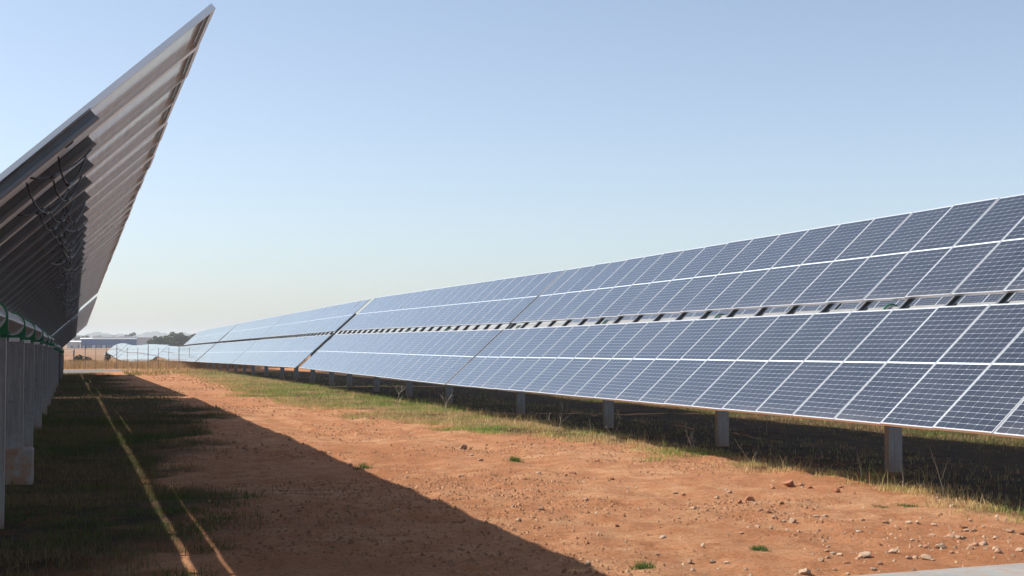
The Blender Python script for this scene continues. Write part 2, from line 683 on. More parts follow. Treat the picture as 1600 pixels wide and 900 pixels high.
def post_mesh(h, w=.28, d=.10, t=.008):
    m = MB()
    m.box((0, -d / 2, h / 2), (w, t, h))
    for s in (-1, 1):
        m.box((s * (w / 2 - t / 2), t / 2 + .0001, h / 2), (t, d - t * .02, h - .002))
        m.box((s * (w / 2 - t - .011), d / 2 + t / 2 - .004, h / 2), (.022, t * .8, h - .004))
    # bolt heads and a splice plate near the top
    m.box((0, -d / 2 - .006, h - .10), (w * .8, .005, .18))
    for sx in (-.06, 0, .06):
        for sz in (.05, .14):
            m.prism([(sx + .012 * math.cos(k * math.pi / 3), h - sz + .012 * math.sin(k * math.pi / 3)) for k in range(6)], -d / 2 - .018, -d / 2 - .0085, 1)
    return m.mesh('post', M['post'])


def tracker(x, y0, n, z0, z1, label, group, posts, split_cells=(), cables=False, jbox=False, theta=TH, footing=(), pw=.20, tw=.10):
    """n columns of two portrait panels from y0 on; z0, z1 panel-plane height at both ends"""
    y1 = y0 + n * PITCH
    ym = (y0 + y1) / 2
    gm = g1(x, ym)
    root = empty('solar_tracker', (x, ym, gm))
    tag(root, label, 'solar tracker', group)
    ct, st = math.cos(theta), math.sin(theta)
    s_hat, n_hat = Vector((ct, 0, st)), Vector((-st, 0, ct))
    slope = (z1 - z0) / (y1 - y0)
    r_hat = Vector((0, -1, -slope)).normalized()

    def zaxis(y):
        return z0 + slope * (y - y0)

    def M4(y, s, off=0.0):
        o = Vector((0, y - ym, zaxis(y) - gm)) + s_hat * s + n_hat * off
        R = Matrix((r_hat, s_hat, n_hat)).transposed().to_4x4()
        return Matrix.Translation(o) @ R

    for k in range(n):
        for half in (-1, 1):
            y = y0 + (k + .5) * PITCH
            sc = half * (GAP / 2 + LEN / 2)
            p = link(bpy.data.objects.new('solar_panel', LAM), root)
            # slight misalignments of each panel
            J = Matrix.Rotation(RNG.normal(0, .0022), 4, 'X') @ Matrix.Rotation(RNG.normal(0, .0022), 4, 'Y')
            p.matrix_basis = M4(y, sc + RNG.normal(0, .0012)) @ J
            link(bpy.data.objects.new('panel_frame', FRM), p)
            if (k, half) in split_cells:
                for cx, cy in CELLPOS:
                    c = link(bpy.data.objects.new('solar_cell', CELL1), p)
                    c.location = (cx, cy, 0)
            else:
                c = link(bpy.data.objects.new('cell_grid', CELLS), p)
                c['kind'] = 'stuff'
            if jbox:
                for jx in (-.33, 0, .33):
                    j = link(bpy.data.objects.new('junction_box', JBOX), p)
                    j.location = (jx, 0, 0)
    for k in range(n + 1):
        y = y0 + k * PITCH
        if k == 0:
            y += .03
        if k == n:
            y -= .03
        r = link(bpy.data.objects.new('mounting_rail', RAIL), root)
        r.matrix_basis = M4(y, 0)
    tb = MB()
    a = tw
    tb.prism([(-a + .012, -a), (a - .012, -a), (a, -a + .012), (a, a - .012), (a - .012, a), (-a + .012, a), (-a, a - .012), (-a, -a + .012)], -(y1 - y0) / 2 - .04, (y1 - y0) / 2 + .04, 0)
    t = tb.build('torque_tube', M['tube'], root)
    t.matrix_basis = M4(ym, .022 if tw < .09 else 0, -TUBE_D - .01)
    off = n_hat * -TUBE_D
    for i, yp in enumerate(posts):
        if not (y0 - .6 <= yp <= y1 + .6):
            continue
        xp = x + off.x
        gb = g1(xp, yp)
        za = zaxis(min(max(yp, y0), y1)) + off.z
        h = za - .2 - gb + .12
        po = link(bpy.data.objects.new('post', post_mesh(h, pw)), root)
        po.location = (off.x, yp - ym, gb - .12 - gm)
        for nm, me in BEAR.items():
            q = link(bpy.data.objects.new(nm, me), po)
            q.location = (0, 0, h + .2)
        if i in footing:
            fo = MB().prism([(-.27, -.22), (.27, -.22), (.27, .22), (-.27, .22)], 0, .55, 2).build('concrete_footing', M['footing'], po)
            bvm = fo.modifiers.new('bevel', 'BEVEL')
            bvm.width = .02
    if cables:
        for k in range(n):
            for c in range(2 if k % 3 else 3):
                q = link(bpy.data.objects.new('cable', RNG.choice(CABLES)), root)
                q.matrix_basis = M4(y0 + (k + RNG.uniform(.0, .25)) * PITCH, RNG.uniform(.95, 1.2))
    return root


right_posts = [11.2, 16.26, 21.4, 26.65, 32.5, 39.3, 44.4, 49.5, 54.7, 58.7, 63.6, 68.6, 73.4, 79.8, 85.9, 90.4, 95.5, 100.7, 105.9, 111, 116.3, 121.6, 126.8, 131.2, 136.5, 141.6]
left_posts = [8.8, 13.87, 18.75, 23.48, 29.6, 35.5, 41, 46.4, 52, 57.5, 63, 68.1, 74, 79, 84.5, 88.3]
XR, XL = 10.246, -.88
GR, GL = 'solar trackers of the right-hand row', 'solar trackers of the left-hand row'
E_ = EYE
tracker(XR, 7.774, 25, E_ + .56, E_ + .41, 'largest solar tracker at the right edge, dark blue panels facing the camera', GR, right_posts, split_cells={(4, -1), (5, -1)})
tracker(XR, 33.30, 23, E_ + .41, E_ + .42, 'second solar tracker of the right-hand row, past the narrow dark slit', GR, right_posts)
tracker(XR, 57.70, 24, E_ + .41, E_ + .22, 'third solar tracker of the right-hand row, starting after the wide gap with exposed rail', GR, right_posts)
tracker(XR, 82.2, 24, E_ + .22, E_ + .02, 'fourth solar tracker of the right-hand row, pale in the glare', GR, right_posts)
tracker(XR, 107.5, 22, E_ + .01, E_ - .18, 'fifth solar tracker of the right-hand row, beyond the second wide gap', GR, right_posts)
tracker(XR, 130.0, 12, E_ - .18, E_ - .32, 'last solar tracker of the right-hand row before the dry field', GR, right_posts)
tracker(XL, 7.69, 21, E_ + .42, E_ + .33, 'nearest solar tracker of the left-hand row, seen from beneath with hanging cables', GL, left_posts, cables=True, jbox=True, footing=(2,), pw=.28, tw=.085)
tracker(XL, 29.03, 18, E_ + .33, E_ + .20, 'second solar tracker of the left-hand row, seen from beneath in shadow', GL, left_posts, cables=True, pw=.28, tw=.085)
tracker(XL, 48.3, 20, E_ + .10, E_ - .12, 'third solar tracker of the left-hand row, behind the slit of white sky', GL, left_posts, pw=.28, tw=.085)
tracker(XL, 68.60, 20, E_ - .12, E_ - .36, 'far end solar tracker of the left-hand row near the gravel road', GL, left_posts, pw=.28, tw=.085)
back_posts = [yy for yy in np.arange(10, 80, 5.2)]
tracker(21.4, 12.0, 25, E_ + .62, E_ + .50, 'nearest solar tracker of the row behind, glimpsed through the gap between panels', 'solar trackers of the row behind', back_posts)
tracker(21.4, 37.6, 24, E_ + .50, E_ + .45, 'second solar tracker of the row behind, glimpsed through the gap between panels', 'solar trackers of the row behind', back_posts)


# far trackers beyond the fence: too small to pick the panels apart
def far_meshes(n):
    V, F = [], []
    for half in (-1, 1):
        for k in range(n):
            x0 = (k - n / 2) * PITCH + .015
            s0 = half * (GAP / 2 + LEN / 2)
            m = MB()
            m.box((x0 + W / 2, s0, -.0175), (W, LEN, .035))
            b = len(V)
            V += m.V
            F += [[b + i for i in f] for f in m.F]
    panels = mesh_from('panel_field', V, F, M['farpanel'])
    tube = MB().prism([(-.13, -.06), (.13, -.06), (.13, .06), (-.13, .06)], -n * PITCH / 2, n * PITCH / 2, 0).mesh('torque_tube', M['rail'])
    return panels, tube


def mat_farpanel():
    m, nt, p = new_mat('far_panel_glass')
    n = noise(nt, nt.nodes.new('ShaderNodeTexCoord').outputs['Object'], 2, 3)
    r = ramp(nt, n.outputs[0], [(.3, (.05, .055, .085)), (.7, (.085, .09, .12))])
    nt.links.new(r.outputs[0], p.inputs['Base Color'])
    p.inputs['Roughness'].default_value = .18
    p.inputs['Coat Weight'].default_value = 1.0
    p.inputs['Coat Roughness'].default_value = .15
    p.inputs['IOR'].default_value = 1.47
    return m


M['farpanel'] = mat_farpanel()
FARM = {}


def far_tracker(x, y0, n, z0, z1, label, group):
    if n not in FARM:
        FARM[n] = far_meshes(n)
    y1 = y0 + n * PITCH
    ym, zm = (y0 + y1) / 2, (z0 + z1) / 2
    gm = g1(x, ym)
    root = empty('solar_tracker', (x, ym, gm))
    tag(root, label, 'solar tracker', group)
    r_hat = Vector((0, -(y1 - y0), -(z1 - z0))).normalized()
    R = Matrix((r_hat, S_HAT, N_HAT)).transposed().to_4x4()
    p = link(bpy.data.objects.new('panel_field', FARM[n][0]), root)
    p['kind'] = 'stuff'
    p.matrix_basis = Matrix.Translation((0, 0, zm - gm)) @ R
    t = link(bpy.data.objects.new('torque_tube', FARM[n][1]), root)
    t.matrix_basis = Matrix.Translation(Vector((0, 0, zm - gm)) + N_HAT * -TUBE_D) @ R
    for yp in np.arange(y0 + 1.5, y1, 5.4):
        gb = g1(x, yp)
        h = z0 + (z1 - z0) * (yp - y0) / (y1 - y0) - .15 - gb
        po = MB().box((0, 0, h / 2), (.24, .1, h)).build('post', M['post'], root)
        po.location = (.1, yp - ym, gb - gm)


AY = [185, 230, 300, 370, 440, 520]
AZ = [-1.75, -1.65, -2.1, -1.45, -2.2, -4.2]
ya, i = 188.0, 0
words = ['nearest', 'second', 'third', 'fourth', 'fifth', 'sixth', 'seventh', 'eighth', 'ninth', 'tenth', 'eleventh', 'twelfth', 'thirteenth']
while ya < 480:
    n = 24
    ye = ya + n * PITCH
    far_tracker(10.2, ya, n, E_ + float(np.interp(ya, AY, AZ)), E_ + float(np.interp(ye, AY, AZ)),
                words[i] + ' pale solar tracker of the wavy far row beyond the wire fence', 'solar trackers beyond the fence')
    ya = ye + .3
    i += 1
ya, i = 285.0, 0
while ya < 430:
    n = 24
    ye = ya + n * PITCH
    far_tracker(21.4, ya, n, E_ + float(np.interp(ya, [285, 350, 450], [-2.4, -2.3, -2.0])), E_ + float(np.interp(ye, [285, 350, 450], [-2.4, -2.3, -2.0])),
                words[i] + ' pale solar tracker of the second far row, beside the end of the right-hand row', 'solar trackers of the second far row')
    ya = ye + .3
    i += 1
far_tracker(-.2, 296, 24, E_ - 1.45, E_ - 1.6, 'small far solar tracker seen from beneath, below the blue warehouse', 'solar tracker far left')

# ------------------------------------------------------------------ grass and litter
def blades(name, x, y, h, w, cols, lean=.5, base=None, mat=None):
    n = len(x)
    z = gz(x, y) - .01 if base is None else base
    a = RNG.uniform(0, 2 * np.pi, n)
    la = RNG.uniform(0, 2 * np.pi, n)
    ln = np.abs(RNG.normal(0, lean, n)) * h
    dx, dy = np.cos(a) * w / 2, np.sin(a) * w / 2
    mx, my = x + np.cos(la) * ln * .35, y + np.sin(la) * ln * .35
    tx, ty = x + np.cos(la) * ln, y + np.sin(la) * ln
    hz = h * np.clip(1 - .25 * (ln / np.maximum(h, 1e-4)) ** 2, .25, 1)
    P = np.empty((n, 5, 3), np.float32)
    P[:, 0] = np.stack([x - dx, y - dy, z], 1)
    P[:, 1] = np.stack([x + dx, y + dy, z], 1)
    P[:, 2] = np.stack([mx + dx * .7, my + dy * .7, z + hz * .58], 1)
    P[:, 3] = np.stack([mx - dx * .7, my - dy * .7, z + hz * .58], 1)
    P[:, 4] = np.stack([tx, ty, z + hz], 1)
    b = (np.arange(n) * 5)[:, None]
    F = np.concatenate([b + np.array([[0, 1, 2]]), b + np.array([[0, 2, 3]]), b + np.array([[3, 2, 4]])], 0)
    me = np_mesh(name, P.reshape(-1, 3), F, mat or M['grass'], False, np.repeat(cols, 5, 0))
    o = link(bpy.data.objects.new(name, me))
    return o


def grass_cols(x, y, green_bias, seed, sun_gain=1.0):
    n = len(x)
    g = np.clip(green_bias + 1.5 * fbm(x, y, 1.3, seed, 3) + RNG.normal(0, .18, n), 0, 1)[:, None]
    dry = np.array([.185, .135, .062]) * RNG.uniform(.6, 1.25, (n, 1))
    red = np.array([.13, .06, .028])
    grn = np.array([.052, .085, .014]) * RNG.uniform(.7, 1.4, (n, 1))
    k = (RNG.uniform(0, 1, (n, 1)) < .13)
    d = np.where(k, red, dry)
    return (d * (1 - g) + grn * g) * sun_gain  # colour brightened for grass in sun, left dark for grass in shade


def scatter(x0, x1, y0, y1, n, dens):
    x, y = RNG.uniform(x0, x1, n), RNG.uniform(y0, y1, n)
    keep = RNG.uniform(0, 1, n) < dens(x, y)
    return x[keep], y[keep]


def stuff(o, label, cat):
    tag(o, label, cat)
    o['kind'] = 'stuff'


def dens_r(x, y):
    return np.clip(verge(x + .35, y) * (.62 + 1.5 * fbm(x, y, .55, 31, 3)) * (x > 4.2) * np.clip(np.interp(x, [9.3, 9.9, 14.4, 15.2], [1, .04, .04, 1]), 0, 1), 0, 1)  # shade deepened by thinning grass over the panels' cast-shadow band


def dens_l(x, y):
    return np.clip(verge(x, y) * (.6 + 1.4 * fbm(x, y, .5, 37, 3)) * (x < 4.6), 0, 1)


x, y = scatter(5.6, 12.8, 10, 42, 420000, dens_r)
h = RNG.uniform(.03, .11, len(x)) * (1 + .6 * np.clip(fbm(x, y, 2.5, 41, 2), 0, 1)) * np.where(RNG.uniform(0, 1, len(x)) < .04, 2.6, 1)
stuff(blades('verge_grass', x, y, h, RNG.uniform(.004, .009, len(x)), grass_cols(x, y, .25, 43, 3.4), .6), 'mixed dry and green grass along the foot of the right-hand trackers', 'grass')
x, y = scatter(4.2, 13.5, 42, 100, 230000, dens_r)
h = RNG.uniform(.04, .14, len(x))
gb = np.clip(.62 - np.abs(y - 50) / 40, .15, .6)
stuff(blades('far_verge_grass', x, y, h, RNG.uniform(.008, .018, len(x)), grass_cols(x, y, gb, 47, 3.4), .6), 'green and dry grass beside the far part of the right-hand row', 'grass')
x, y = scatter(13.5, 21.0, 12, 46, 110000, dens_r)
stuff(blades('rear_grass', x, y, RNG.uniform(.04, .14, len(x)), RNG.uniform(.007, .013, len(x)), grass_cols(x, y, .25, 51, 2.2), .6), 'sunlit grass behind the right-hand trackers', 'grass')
x, y = scatter(-3.4, 4.4, 8.5, 34, 330000, dens_l)
h = RNG.uniform(.03, .11, len(x)) * (1 + .8 * np.clip(fbm(x, y, 2.1, 53, 2), 0, 1))
h = h * np.where(RNG.uniform(0, 1, len(x)) < .02, 2.4, 1)
stuff(blades('shaded_grass', x, y, h, RNG.uniform(.004, .009, len(x)), grass_cols(x, y, .38, 55), .6), 'shaded grass under the left-hand trackers', 'grass')
x, y = scatter(-4.0, 4.6, 34, 94, 90000, dens_l)
stuff(blades('far_shaded_grass', x, y, RNG.uniform(.04, .13, len(x)), RNG.uniform(.008, .018, len(x)), grass_cols(x, y, .3, 57), .6), 'shaded grass under the far left-hand trackers', 'grass')
# thin scatter of dead stems over the bare track
x, y = scatter(2.0, 9.5, 9, 45, 9000, lambda x, y: np.clip(.25 + 1.6 * fbm(x, y, 1.1, 61, 3), 0, 1) * (1 - verge(x, y)))
stuff(blades('track_litter', x, y, RNG.uniform(.015, .05, len(x)), RNG.uniform(.003, .006, len(x)), grass_cols(x, y, -.1, 63), 1.6), 'dead stems strewn over the red dirt track', 'litter')
# tall dry grass along the fence
x, y = scatter(-14, 30, 117.5, 172, 60000, lambda x, y: np.clip(.65 + 1.2 * fbm(x, y, 6, 65, 3), 0, 1) * np.clip((x + 16) / 3, 0, 1) * np.clip(1 - (y - 140) / 60, .2, 1))
cols = np.array([.40, .26, .13]) * RNG.uniform(.65, 1.25, (len(x), 1))
stuff(blades('tall_dry_grass', x, y, RNG.uniform(.35, .9, len(x)), RNG.uniform(.02, .045, len(x)), cols, .3), 'tall tawny dry grass along the wire fence', 'grass')
x, y = scatter(3.0, 9.5, 84, 117, 9000, lambda x, y: np.clip(.2 + 1.5 * fbm(x, y, 3, 67, 3), 0, 1))
stuff(blades('field_edge_grass', x, y, RNG.uniform(.08, .3, len(x)), RNG.uniform(.02, .035, len(x)), grass_cols(x, y, .05, 69, 2.2), .5), 'low dry grass where the dirt track ends', 'grass')


# ------------------------------------------------------------------ stones and clods
def stone_mesh(seed, mat, squash=.62, angular=.34):
    r = np.random.default_rng(seed)
    import bmesh
    bm = bmesh.new()
    bmesh.ops.create_icosphere(bm, subdivisions=2, radius=.5)
    dirs = r.normal(0, 1, (13, 3))
    dirs /= np.linalg.norm(dirs, axis=1)[:, None]
    lim = r.uniform(.24, .43, 13)
    for v in bm.verts:
        p = np.array(v.co)
        for d, l in zip(dirs, lim):
            e = p @ d - l
            if e > 0:
                p = p - d * e
        p = p * (1 + r.normal(0, .025))
        v.co = (p[0] * 1.15, p[1] * .95, p[2] * squash)
    me = bpy.data.meshes.new('stone')
    bm.to_mesh(me)
    bm.free()
    me.materials.append(mat)
    return me


STONES = [stone_mesh(100 + i, M['stone']) for i in range(9)]
CLODS = [stone_mesh(200 + i, M['clod'], .7) for i in range(6)]
SP = [(6.93,14.42,0.069,0),(7.19,14.64,0.082,0),(6.92,14.19,0.079,1),(7.1,13.97,0.124,1),(7.25,13.53,0.077,0),(6.97,13.58,0.048,0),(6.85,13.24,0.075,0),(6.84,13.03,0.064,1),(6.75,12.72,0.083,0),(6.74,12.51,0.051,0),(6.79,12.44,0.092,0),(8.24,15.15,0.173,1),(8.42,15.2,0.1,1),(8.32,14.83,0.098,1),(7.21,12.69,0.074,0),(7.29,12.69,0.084,0),(6.28,12.19,0.069,0),(6.41,11.84,0.058,0),(6.23,11.82,0.054,0),(6.4,11.61,0.048,0),(6.7,11.77,0.049,0),(7.37,12.3,0.062,0),(7.46,12.25,0.083,0),(7.59,12.05,0.082,0),(7.7,11.82,0.081,0),(7.75,11.74,0.061,0),(8.08,12.17,0.053,0),(7.88,11.66,0.065,0),(6.72,10.76,0.055,1),(7.13,10.88,0.038,0),(6.28,10.87,0.045,0),(8.37,14.28,0.095,1),(8.64,14.66,0.073,1),(6.98,11.52,0.058,0),(7.55,11.2,0.078,0),(7.13,10.46,0.11,0),(7.02,10.51,0.073,0),(7.02,10.58,0.046,0),(7.62,11.01,0.068,0),(7.59,10.87,0.076,0),(7.98,11.33,0.07,0),(7.93,11.2,0.069,0),(7.66,10.88,0.077,0),(7.96,11.14,0.059,0),(7.6,10.51,0.094,0),(7.49,10.47,0.074,0),(7.26,10.22,0.063,0),(7.9,10.75,0.077,0),(7.48,10.18,0.064,0),(8.29,11.05,0.09,0),(8.34,10.95,0.079,0),(6.99,10.09,0.053,0),(6.62,9.91,0.103,0),(6.58,10.0,0.061,0),(6.46,9.92,0.06,0),(6.64,9.84,0.051,0),(6.49,10.18,0.078,0),(6.18,10.14,0.12,0),(6.06,10.02,0.051,0),(6.03,10.37,0.061,0),(6.03,10.47,0.052,0),(6.05,10.29,0.06,0),(5.84,9.82,0.074,1),(5.33,9.57,0.119,0),(5.7,9.98,0.058,0),(5.83,10.1,0.047,0),(5.63,9.65,0.049,0),(5.65,9.5,0.056,0),(5.88,9.49,0.057,0),(5.02,10.27,0.058,0),(4.95,10.4,0.058,0),(4.98,9.87,0.056,0),(6.04,9.66,0.058,0),(7.25,9.83,0.079,0),(7.58,9.99,0.072,0),(9.09,13.11,0.08,0),(9.18,13.51,0.042,0),(8.36,11.76,0.042,0),(7.86,14.86,0.073,1),(6.85,13.71,0.077,1),(4.5,14.37,0.061,0),(4.16,13.08,0.059,0),(5.33,14.35,0.084,0),(4.97,12.54,0.058,1),(6.71,15.09,0.071,0),(6.72,14.89,0.075,0),(6.51,18.02,0.105,1),(5.89,17.67,0.08,0),(6.28,17.71,0.067,1),(6.18,16.7,0.09,0),(6.56,17.32,0.059,0),(6.65,16.93,0.105,1),(7.41,19.48,0.075,1),(5.96,21.17,0.079,0),(5.3,19.91,0.074,0),(4.88,17.84,0.08,0),(5.76,19.95,0.089,0),(6.22,22.62,0.151,0),(4.69,13.96,0.095,0),(6.16,13.37,0.074,0),(5.8,12.94,0.057,0),(5.06,11.64,0.064,0),(4.63,10.77,0.042,0),(5.02,10.27,0.058,0),(4.6,10.0,0.064,0),(5.8,11.58,0.047,0),(3.82,10.25,0.071,0),(4.49,11.13,0.052,0),(4.78,10.47,0.063,0),(3.76,19.75,0.101,0),(3.86,22.02,0.058,0),(3.76,15.85,0.035,0),(3.79,15.27,0.045,0),(4.13,17.78,0.092,0),(4.87,17.82,0.08,0),(4.19,18.93,0.042,0),(2.99,10.21,0.046,0),(3.15,13.94,0.062,0)]
STONE_OBJS = []
for i, (sx, sy, sz, kind) in enumerate(SP):
    me = (CLODS if kind else STONES)[i % (6 if kind else 9)]
    o = link(bpy.data.objects.new('dirt_clod' if kind else 'stone', me))
    s = sz * random.uniform(.95, 1.15)
    o.scale = (s, s * random.uniform(.8, 1.0), s * random.uniform(.85, 1.2))
    o.rotation_euler = (random.uniform(-.25, .25), random.uniform(-.25, .25), random.uniform(0, 6.28))
    o.location = (sx, sy, g1(sx, sy) + s * .13)
    d = math.hypot(sx, sy)
    if kind:
        if sy > 14.5 and sx > 7.8:
            lab, grp = 'crumbly red clod in the heap near the shaded verge', 'red clods by the verge'
        elif sy > 16.5:
            lab, grp = 'dark red clod on the middle of the dirt track', 'red clods on the track'
        else:
            lab, grp = 'dark red clod among pale stones on the sunlit dirt', 'red clods among the stones'
    else:
        if sx > 6.9 and sy < 11.4:
            lab, grp = 'pale stone in the dense scatter at the right edge', 'stones at the right edge'
        elif sy < 10.6:
            lab, grp = 'pale stone on the dirt close to the slab', 'stones by the slab'
        elif sx < 5.5 and sy > 15:
            lab, grp = 'pale stone beside the long shadow edge', 'stones by the shadow edge'
        elif sy > 16:
            lab, grp = 'pale stone on the far middle of the dirt track', 'stones mid track'
        elif sx < 5.9:
            lab, grp = 'pale stone on the bare dirt left of the scatter', 'stones on bare dirt'
        else:
            lab, grp = 'pale stone in the loose line across sunlit dirt', 'stones in loose line'
    STONE_OBJS.append((o, lab, 'clod' if kind else 'stone', grp, sx / sy, sz))

ORD = ['leftmost', 'second', 'third', 'fourth', 'fifth', 'sixth', 'seventh', 'eighth', 'ninth', 'tenth', 'eleventh', 'twelfth', 'thirteenth',
       'fourteenth', 'fifteenth', 'sixteenth', 'seventeenth', 'eighteenth', 'nineteenth', 'twentieth']
ORD += ['twenty-' + w for w in ['first', 'second', 'third', 'fourth', 'fifth', 'sixth', 'seventh', 'eighth', 'ninth']] + ['thirtieth', 'thirty-first', 'thirty-second']


def ordinal(k, tail):
    return (ORD[k] if k == 0 else ORD[k] + ' from the left') + ' ' + tail


for grp in sorted({t[3] for t in STONE_OBJS}):
    row = sorted((t for t in STONE_OBJS if t[3] == grp), key=lambda t: t[4])
    for k, (o, lab, cat, g, _, sz) in enumerate(row):
        size = 'large ' if sz > .095 else ('tiny ' if sz < .055 else '')
        tag(o, size + lab + ', ' + (ORD[k] if k == 0 else ORD[k] + ' from left'), cat, g)

# fine gravel and crumbs, past counting
def crumbs(name, n, dens, box, smin, smax, c0, seed):
    r = np.random.default_rng(seed)
    x, y = scatter(*box, n, dens)
    n = len(x)
    s = smin + (smax - smin) * r.uniform(0, 1, n) ** 2.5
    base = np.array([[1, 0, -.35], [-.3, .95, -.35], [-.8, -.6, -.35], [.35, -.9, -.35], [.15, .1, .75], [-.35, .25, .6]])
    P = base[None] * (1 + r.uniform(-.3, .3, (n, 6, 3))) * s[:, None, None] * .5
    a = r.uniform(0, 6.28, n)
    c, sn = np.cos(a)[:, None], np.sin(a)[:, None]
    px, py = P[..., 0] * c - P[..., 1] * sn, P[..., 0] * sn + P[..., 1] * c
    P = np.stack([px + x[:, None], py + y[:, None], P[..., 2] + gz(x, y)[:, None] + s[:, None] * .12], -1)
    f = np.array([[0, 1, 4], [1, 5, 4], [1, 2, 5], [2, 3, 5], [3, 4, 5], [3, 0, 4]])
    F = (np.arange(n) * 6)[:, None, None] + f[None]
    cols = np.array(c0) * r.uniform(.6, 1.25, (n, 1)) * np.where(r.uniform(0, 1, (n, 1)) < .3, np.array([[1.15, 1.3, 1.45]]), 1.0)
    o = link(bpy.data.objects.new(name, np_mesh(name, P.reshape(-1, 3), F.reshape(-1, 3), M['crumb'], False, np.repeat(cols, 6, 0))))
    return o


M['crumb'] = mat_tint('soil_crumbs', .95, 0)
bare = lambda x, y: np.clip((.35 + 1.8 * fbm(x, y, 1.7, 71, 4)), .03, 1) * (1 - .7 * verge(x, y))
stuff(crumbs('soil_crumbs', 50000, bare, (1.0, 11, 8.4, 22), .010, .052, (.28, .135, .068), 73), 'loose red soil crumbs over the dirt track', 'soil crumbs')
stuff(crumbs('far_soil_crumbs', 16000, bare, (2.0, 10, 22, 60), .02, .085, (.27, .13, .065), 75), 'loose red soil crumbs on the far dirt track', 'soil crumbs')
stuff(crumbs('pale_gravel', 1500, lambda x, y: np.clip(np.exp(-((x - 7.4) / 1.2) ** 2 - ((y - 10.6) / 1.2) ** 2) + .12, 0, 1), (3.5, 10, 8.6, 16), .02, .05, (.33, .23, .145), 77), 'small pale gravel strewn between the stones', 'gravel')
stuff(crumbs('red_spoil', 1600, lambda x, y: np.exp(-((x - 6.2 + .06 * (y - 60)) / 1.2) ** 2), (4, 9.5, 52, 92), .04, .15, (.30, .12, .055), 79), 'ridge of red spoil by the far right-hand posts', 'soil')

# ------------------------------------------------------------------ tufts and dry weeds
def tuft(x, y, r, h, n, label):
    px, py = RNG.normal(x, r * .45, n), RNG.normal(y, r * .45, n)
    c = np.array([.075, .135, .016]) * RNG.uniform(.6, 1.4, (n, 1)) + RNG.uniform(0, .04, (n, 1))
    o = blades('grass_tuft', px, py, RNG.uniform(.4, 1, n) * h, RNG.uniform(.004, .009, n), c, .8)
    tag(o, label, 'grass tuft', 'green tufts on the dirt')


tuft(3.86, 19.25, .13, .12, 260, 'green grass tuft right at the long shadow edge')
tuft(6.22, 19.74, .11, .11, 300, 'round bright green tuft alone on the middle of the track')
tuft(4.17, 9.98, .09, .09, 220, 'green tuft cut by the bottom of the picture')
tuft(5.5, 10.64, .08, .06, 260, 'flat green tuft among the stones near the slab')
tuft(8.63, 13.26, .13, .05, 200, 'low green tuft on the dirt below the nearest right-hand post')
tuft(8.2, 13.1, .09, .04, 120, 'tiny green tuft left of the low one below the nearest right-hand post')


def weed(x, y, h, nb, label, seed, bend=.25):
    r = random.Random(seed)
    root = empty('dry_weed', (x, y, g1(x, y)))
    tag(root, label, 'weed', 'dry weeds along the verge')

    def limb(p, d, L, r0, depth):
        P, dd = [Vector(p)], Vector(d).normalized()
        for i in range(6):
            dd = (dd + Vector((r.uniform(-1, 1), r.uniform(-1, 1), r.uniform(-.35, .5))) * bend).normalized()
            P.append(P[-1] + dd * L / 6)
        mb.tube(P, [r0 * (1 - .13 * i) for i in range(7)], 5)
        if depth:
            for _ in range(nb):
                k = r.randint(2, 5)
                limb(P[k], dd + Vector((r.uniform(-1, 1), r.uniform(-1, 1), r.uniform(.1, .7))), L * r.uniform(.3, .55), r0 * .6, depth - 1)
    mb = MB()
    limb((0, 0, -.03), (r.uniform(-.3, .3), r.uniform(-.3, .3), 1), h, .006, 2 if nb > 1 else 1)
    mb.build('stem', M['twig'], root)
    if nb > 1:
        mb = MB()
        limb((.03, .02, -.03), (r.uniform(-.8, .8), r.uniform(-.5, .5), 1), h * .7, .0045, 1)
        mb.build('stem', M['twig'], root)


weed(9.40, 13.68, .62, 1, 'tall single dry stalk standing by the verge, furthest right', 1, .08)
weed(9.30, 14.38, .34, 1, 'pale bent twig lying out from the nearest right-hand post', 2, .35)
weed(9.48, 20.6, .50, 3, 'branching pale dry weed before the second right-hand post', 3)
weed(9.30, 23.6, .50, 3, 'branching pale dry weed at the foot of the third right-hand post', 5)
weed(9.05, 25.9, .58, 3, 'tall forked dry weed left of the third right-hand post', 6)
weed(9.22, 24.6, .45, 1, 'thin upright dry stalk between two branching weeds', 7, .12)
weed(9.50, 18.6, .36, 2, 'small dry weed just right of the second right-hand post', 8)
weed(9.62, 15.8, .34, 1, 'short thin stalk left of the nearest right-hand post', 9, .12)
weed(8.75, 33.6, .55, 4, 'bushy dry weed near the fifth right-hand post', 10)
weed(8.55, 38.0, .5, 4, 'bushy dry weed near the sixth right-hand post', 12)

# ------------------------------------------------------------------ wire fence
FY = 118.0
fence = empty('wire_fence', (3, FY, g1(3, FY)))
tag(fence, 'thin wire fence of steel posts in the tawny grass behind the road', 'fence')
fz = g1(3, FY)
fxs = list(np.arange(-9, 13.2, .82))
for i, fx in enumerate(fxs):
    hh = 1.75 if i % 3 else 1.95
    po = MB().tube([(0, 0, -.1), (0, 0, hh)], .018 if i % 3 else .03, 6).build('fence_post', M['fence'], fence)
    po.location = (fx - 3, RNG.normal(0, .03), g1(fx, FY) - fz)
for hz in (.35, .75, 1.15, 1.6):
    MB().tube([(fx - 3, -.04, g1(fx, FY) - fz + hz) for fx in fxs], .006, 4).build('wire', M['fence'], fence)


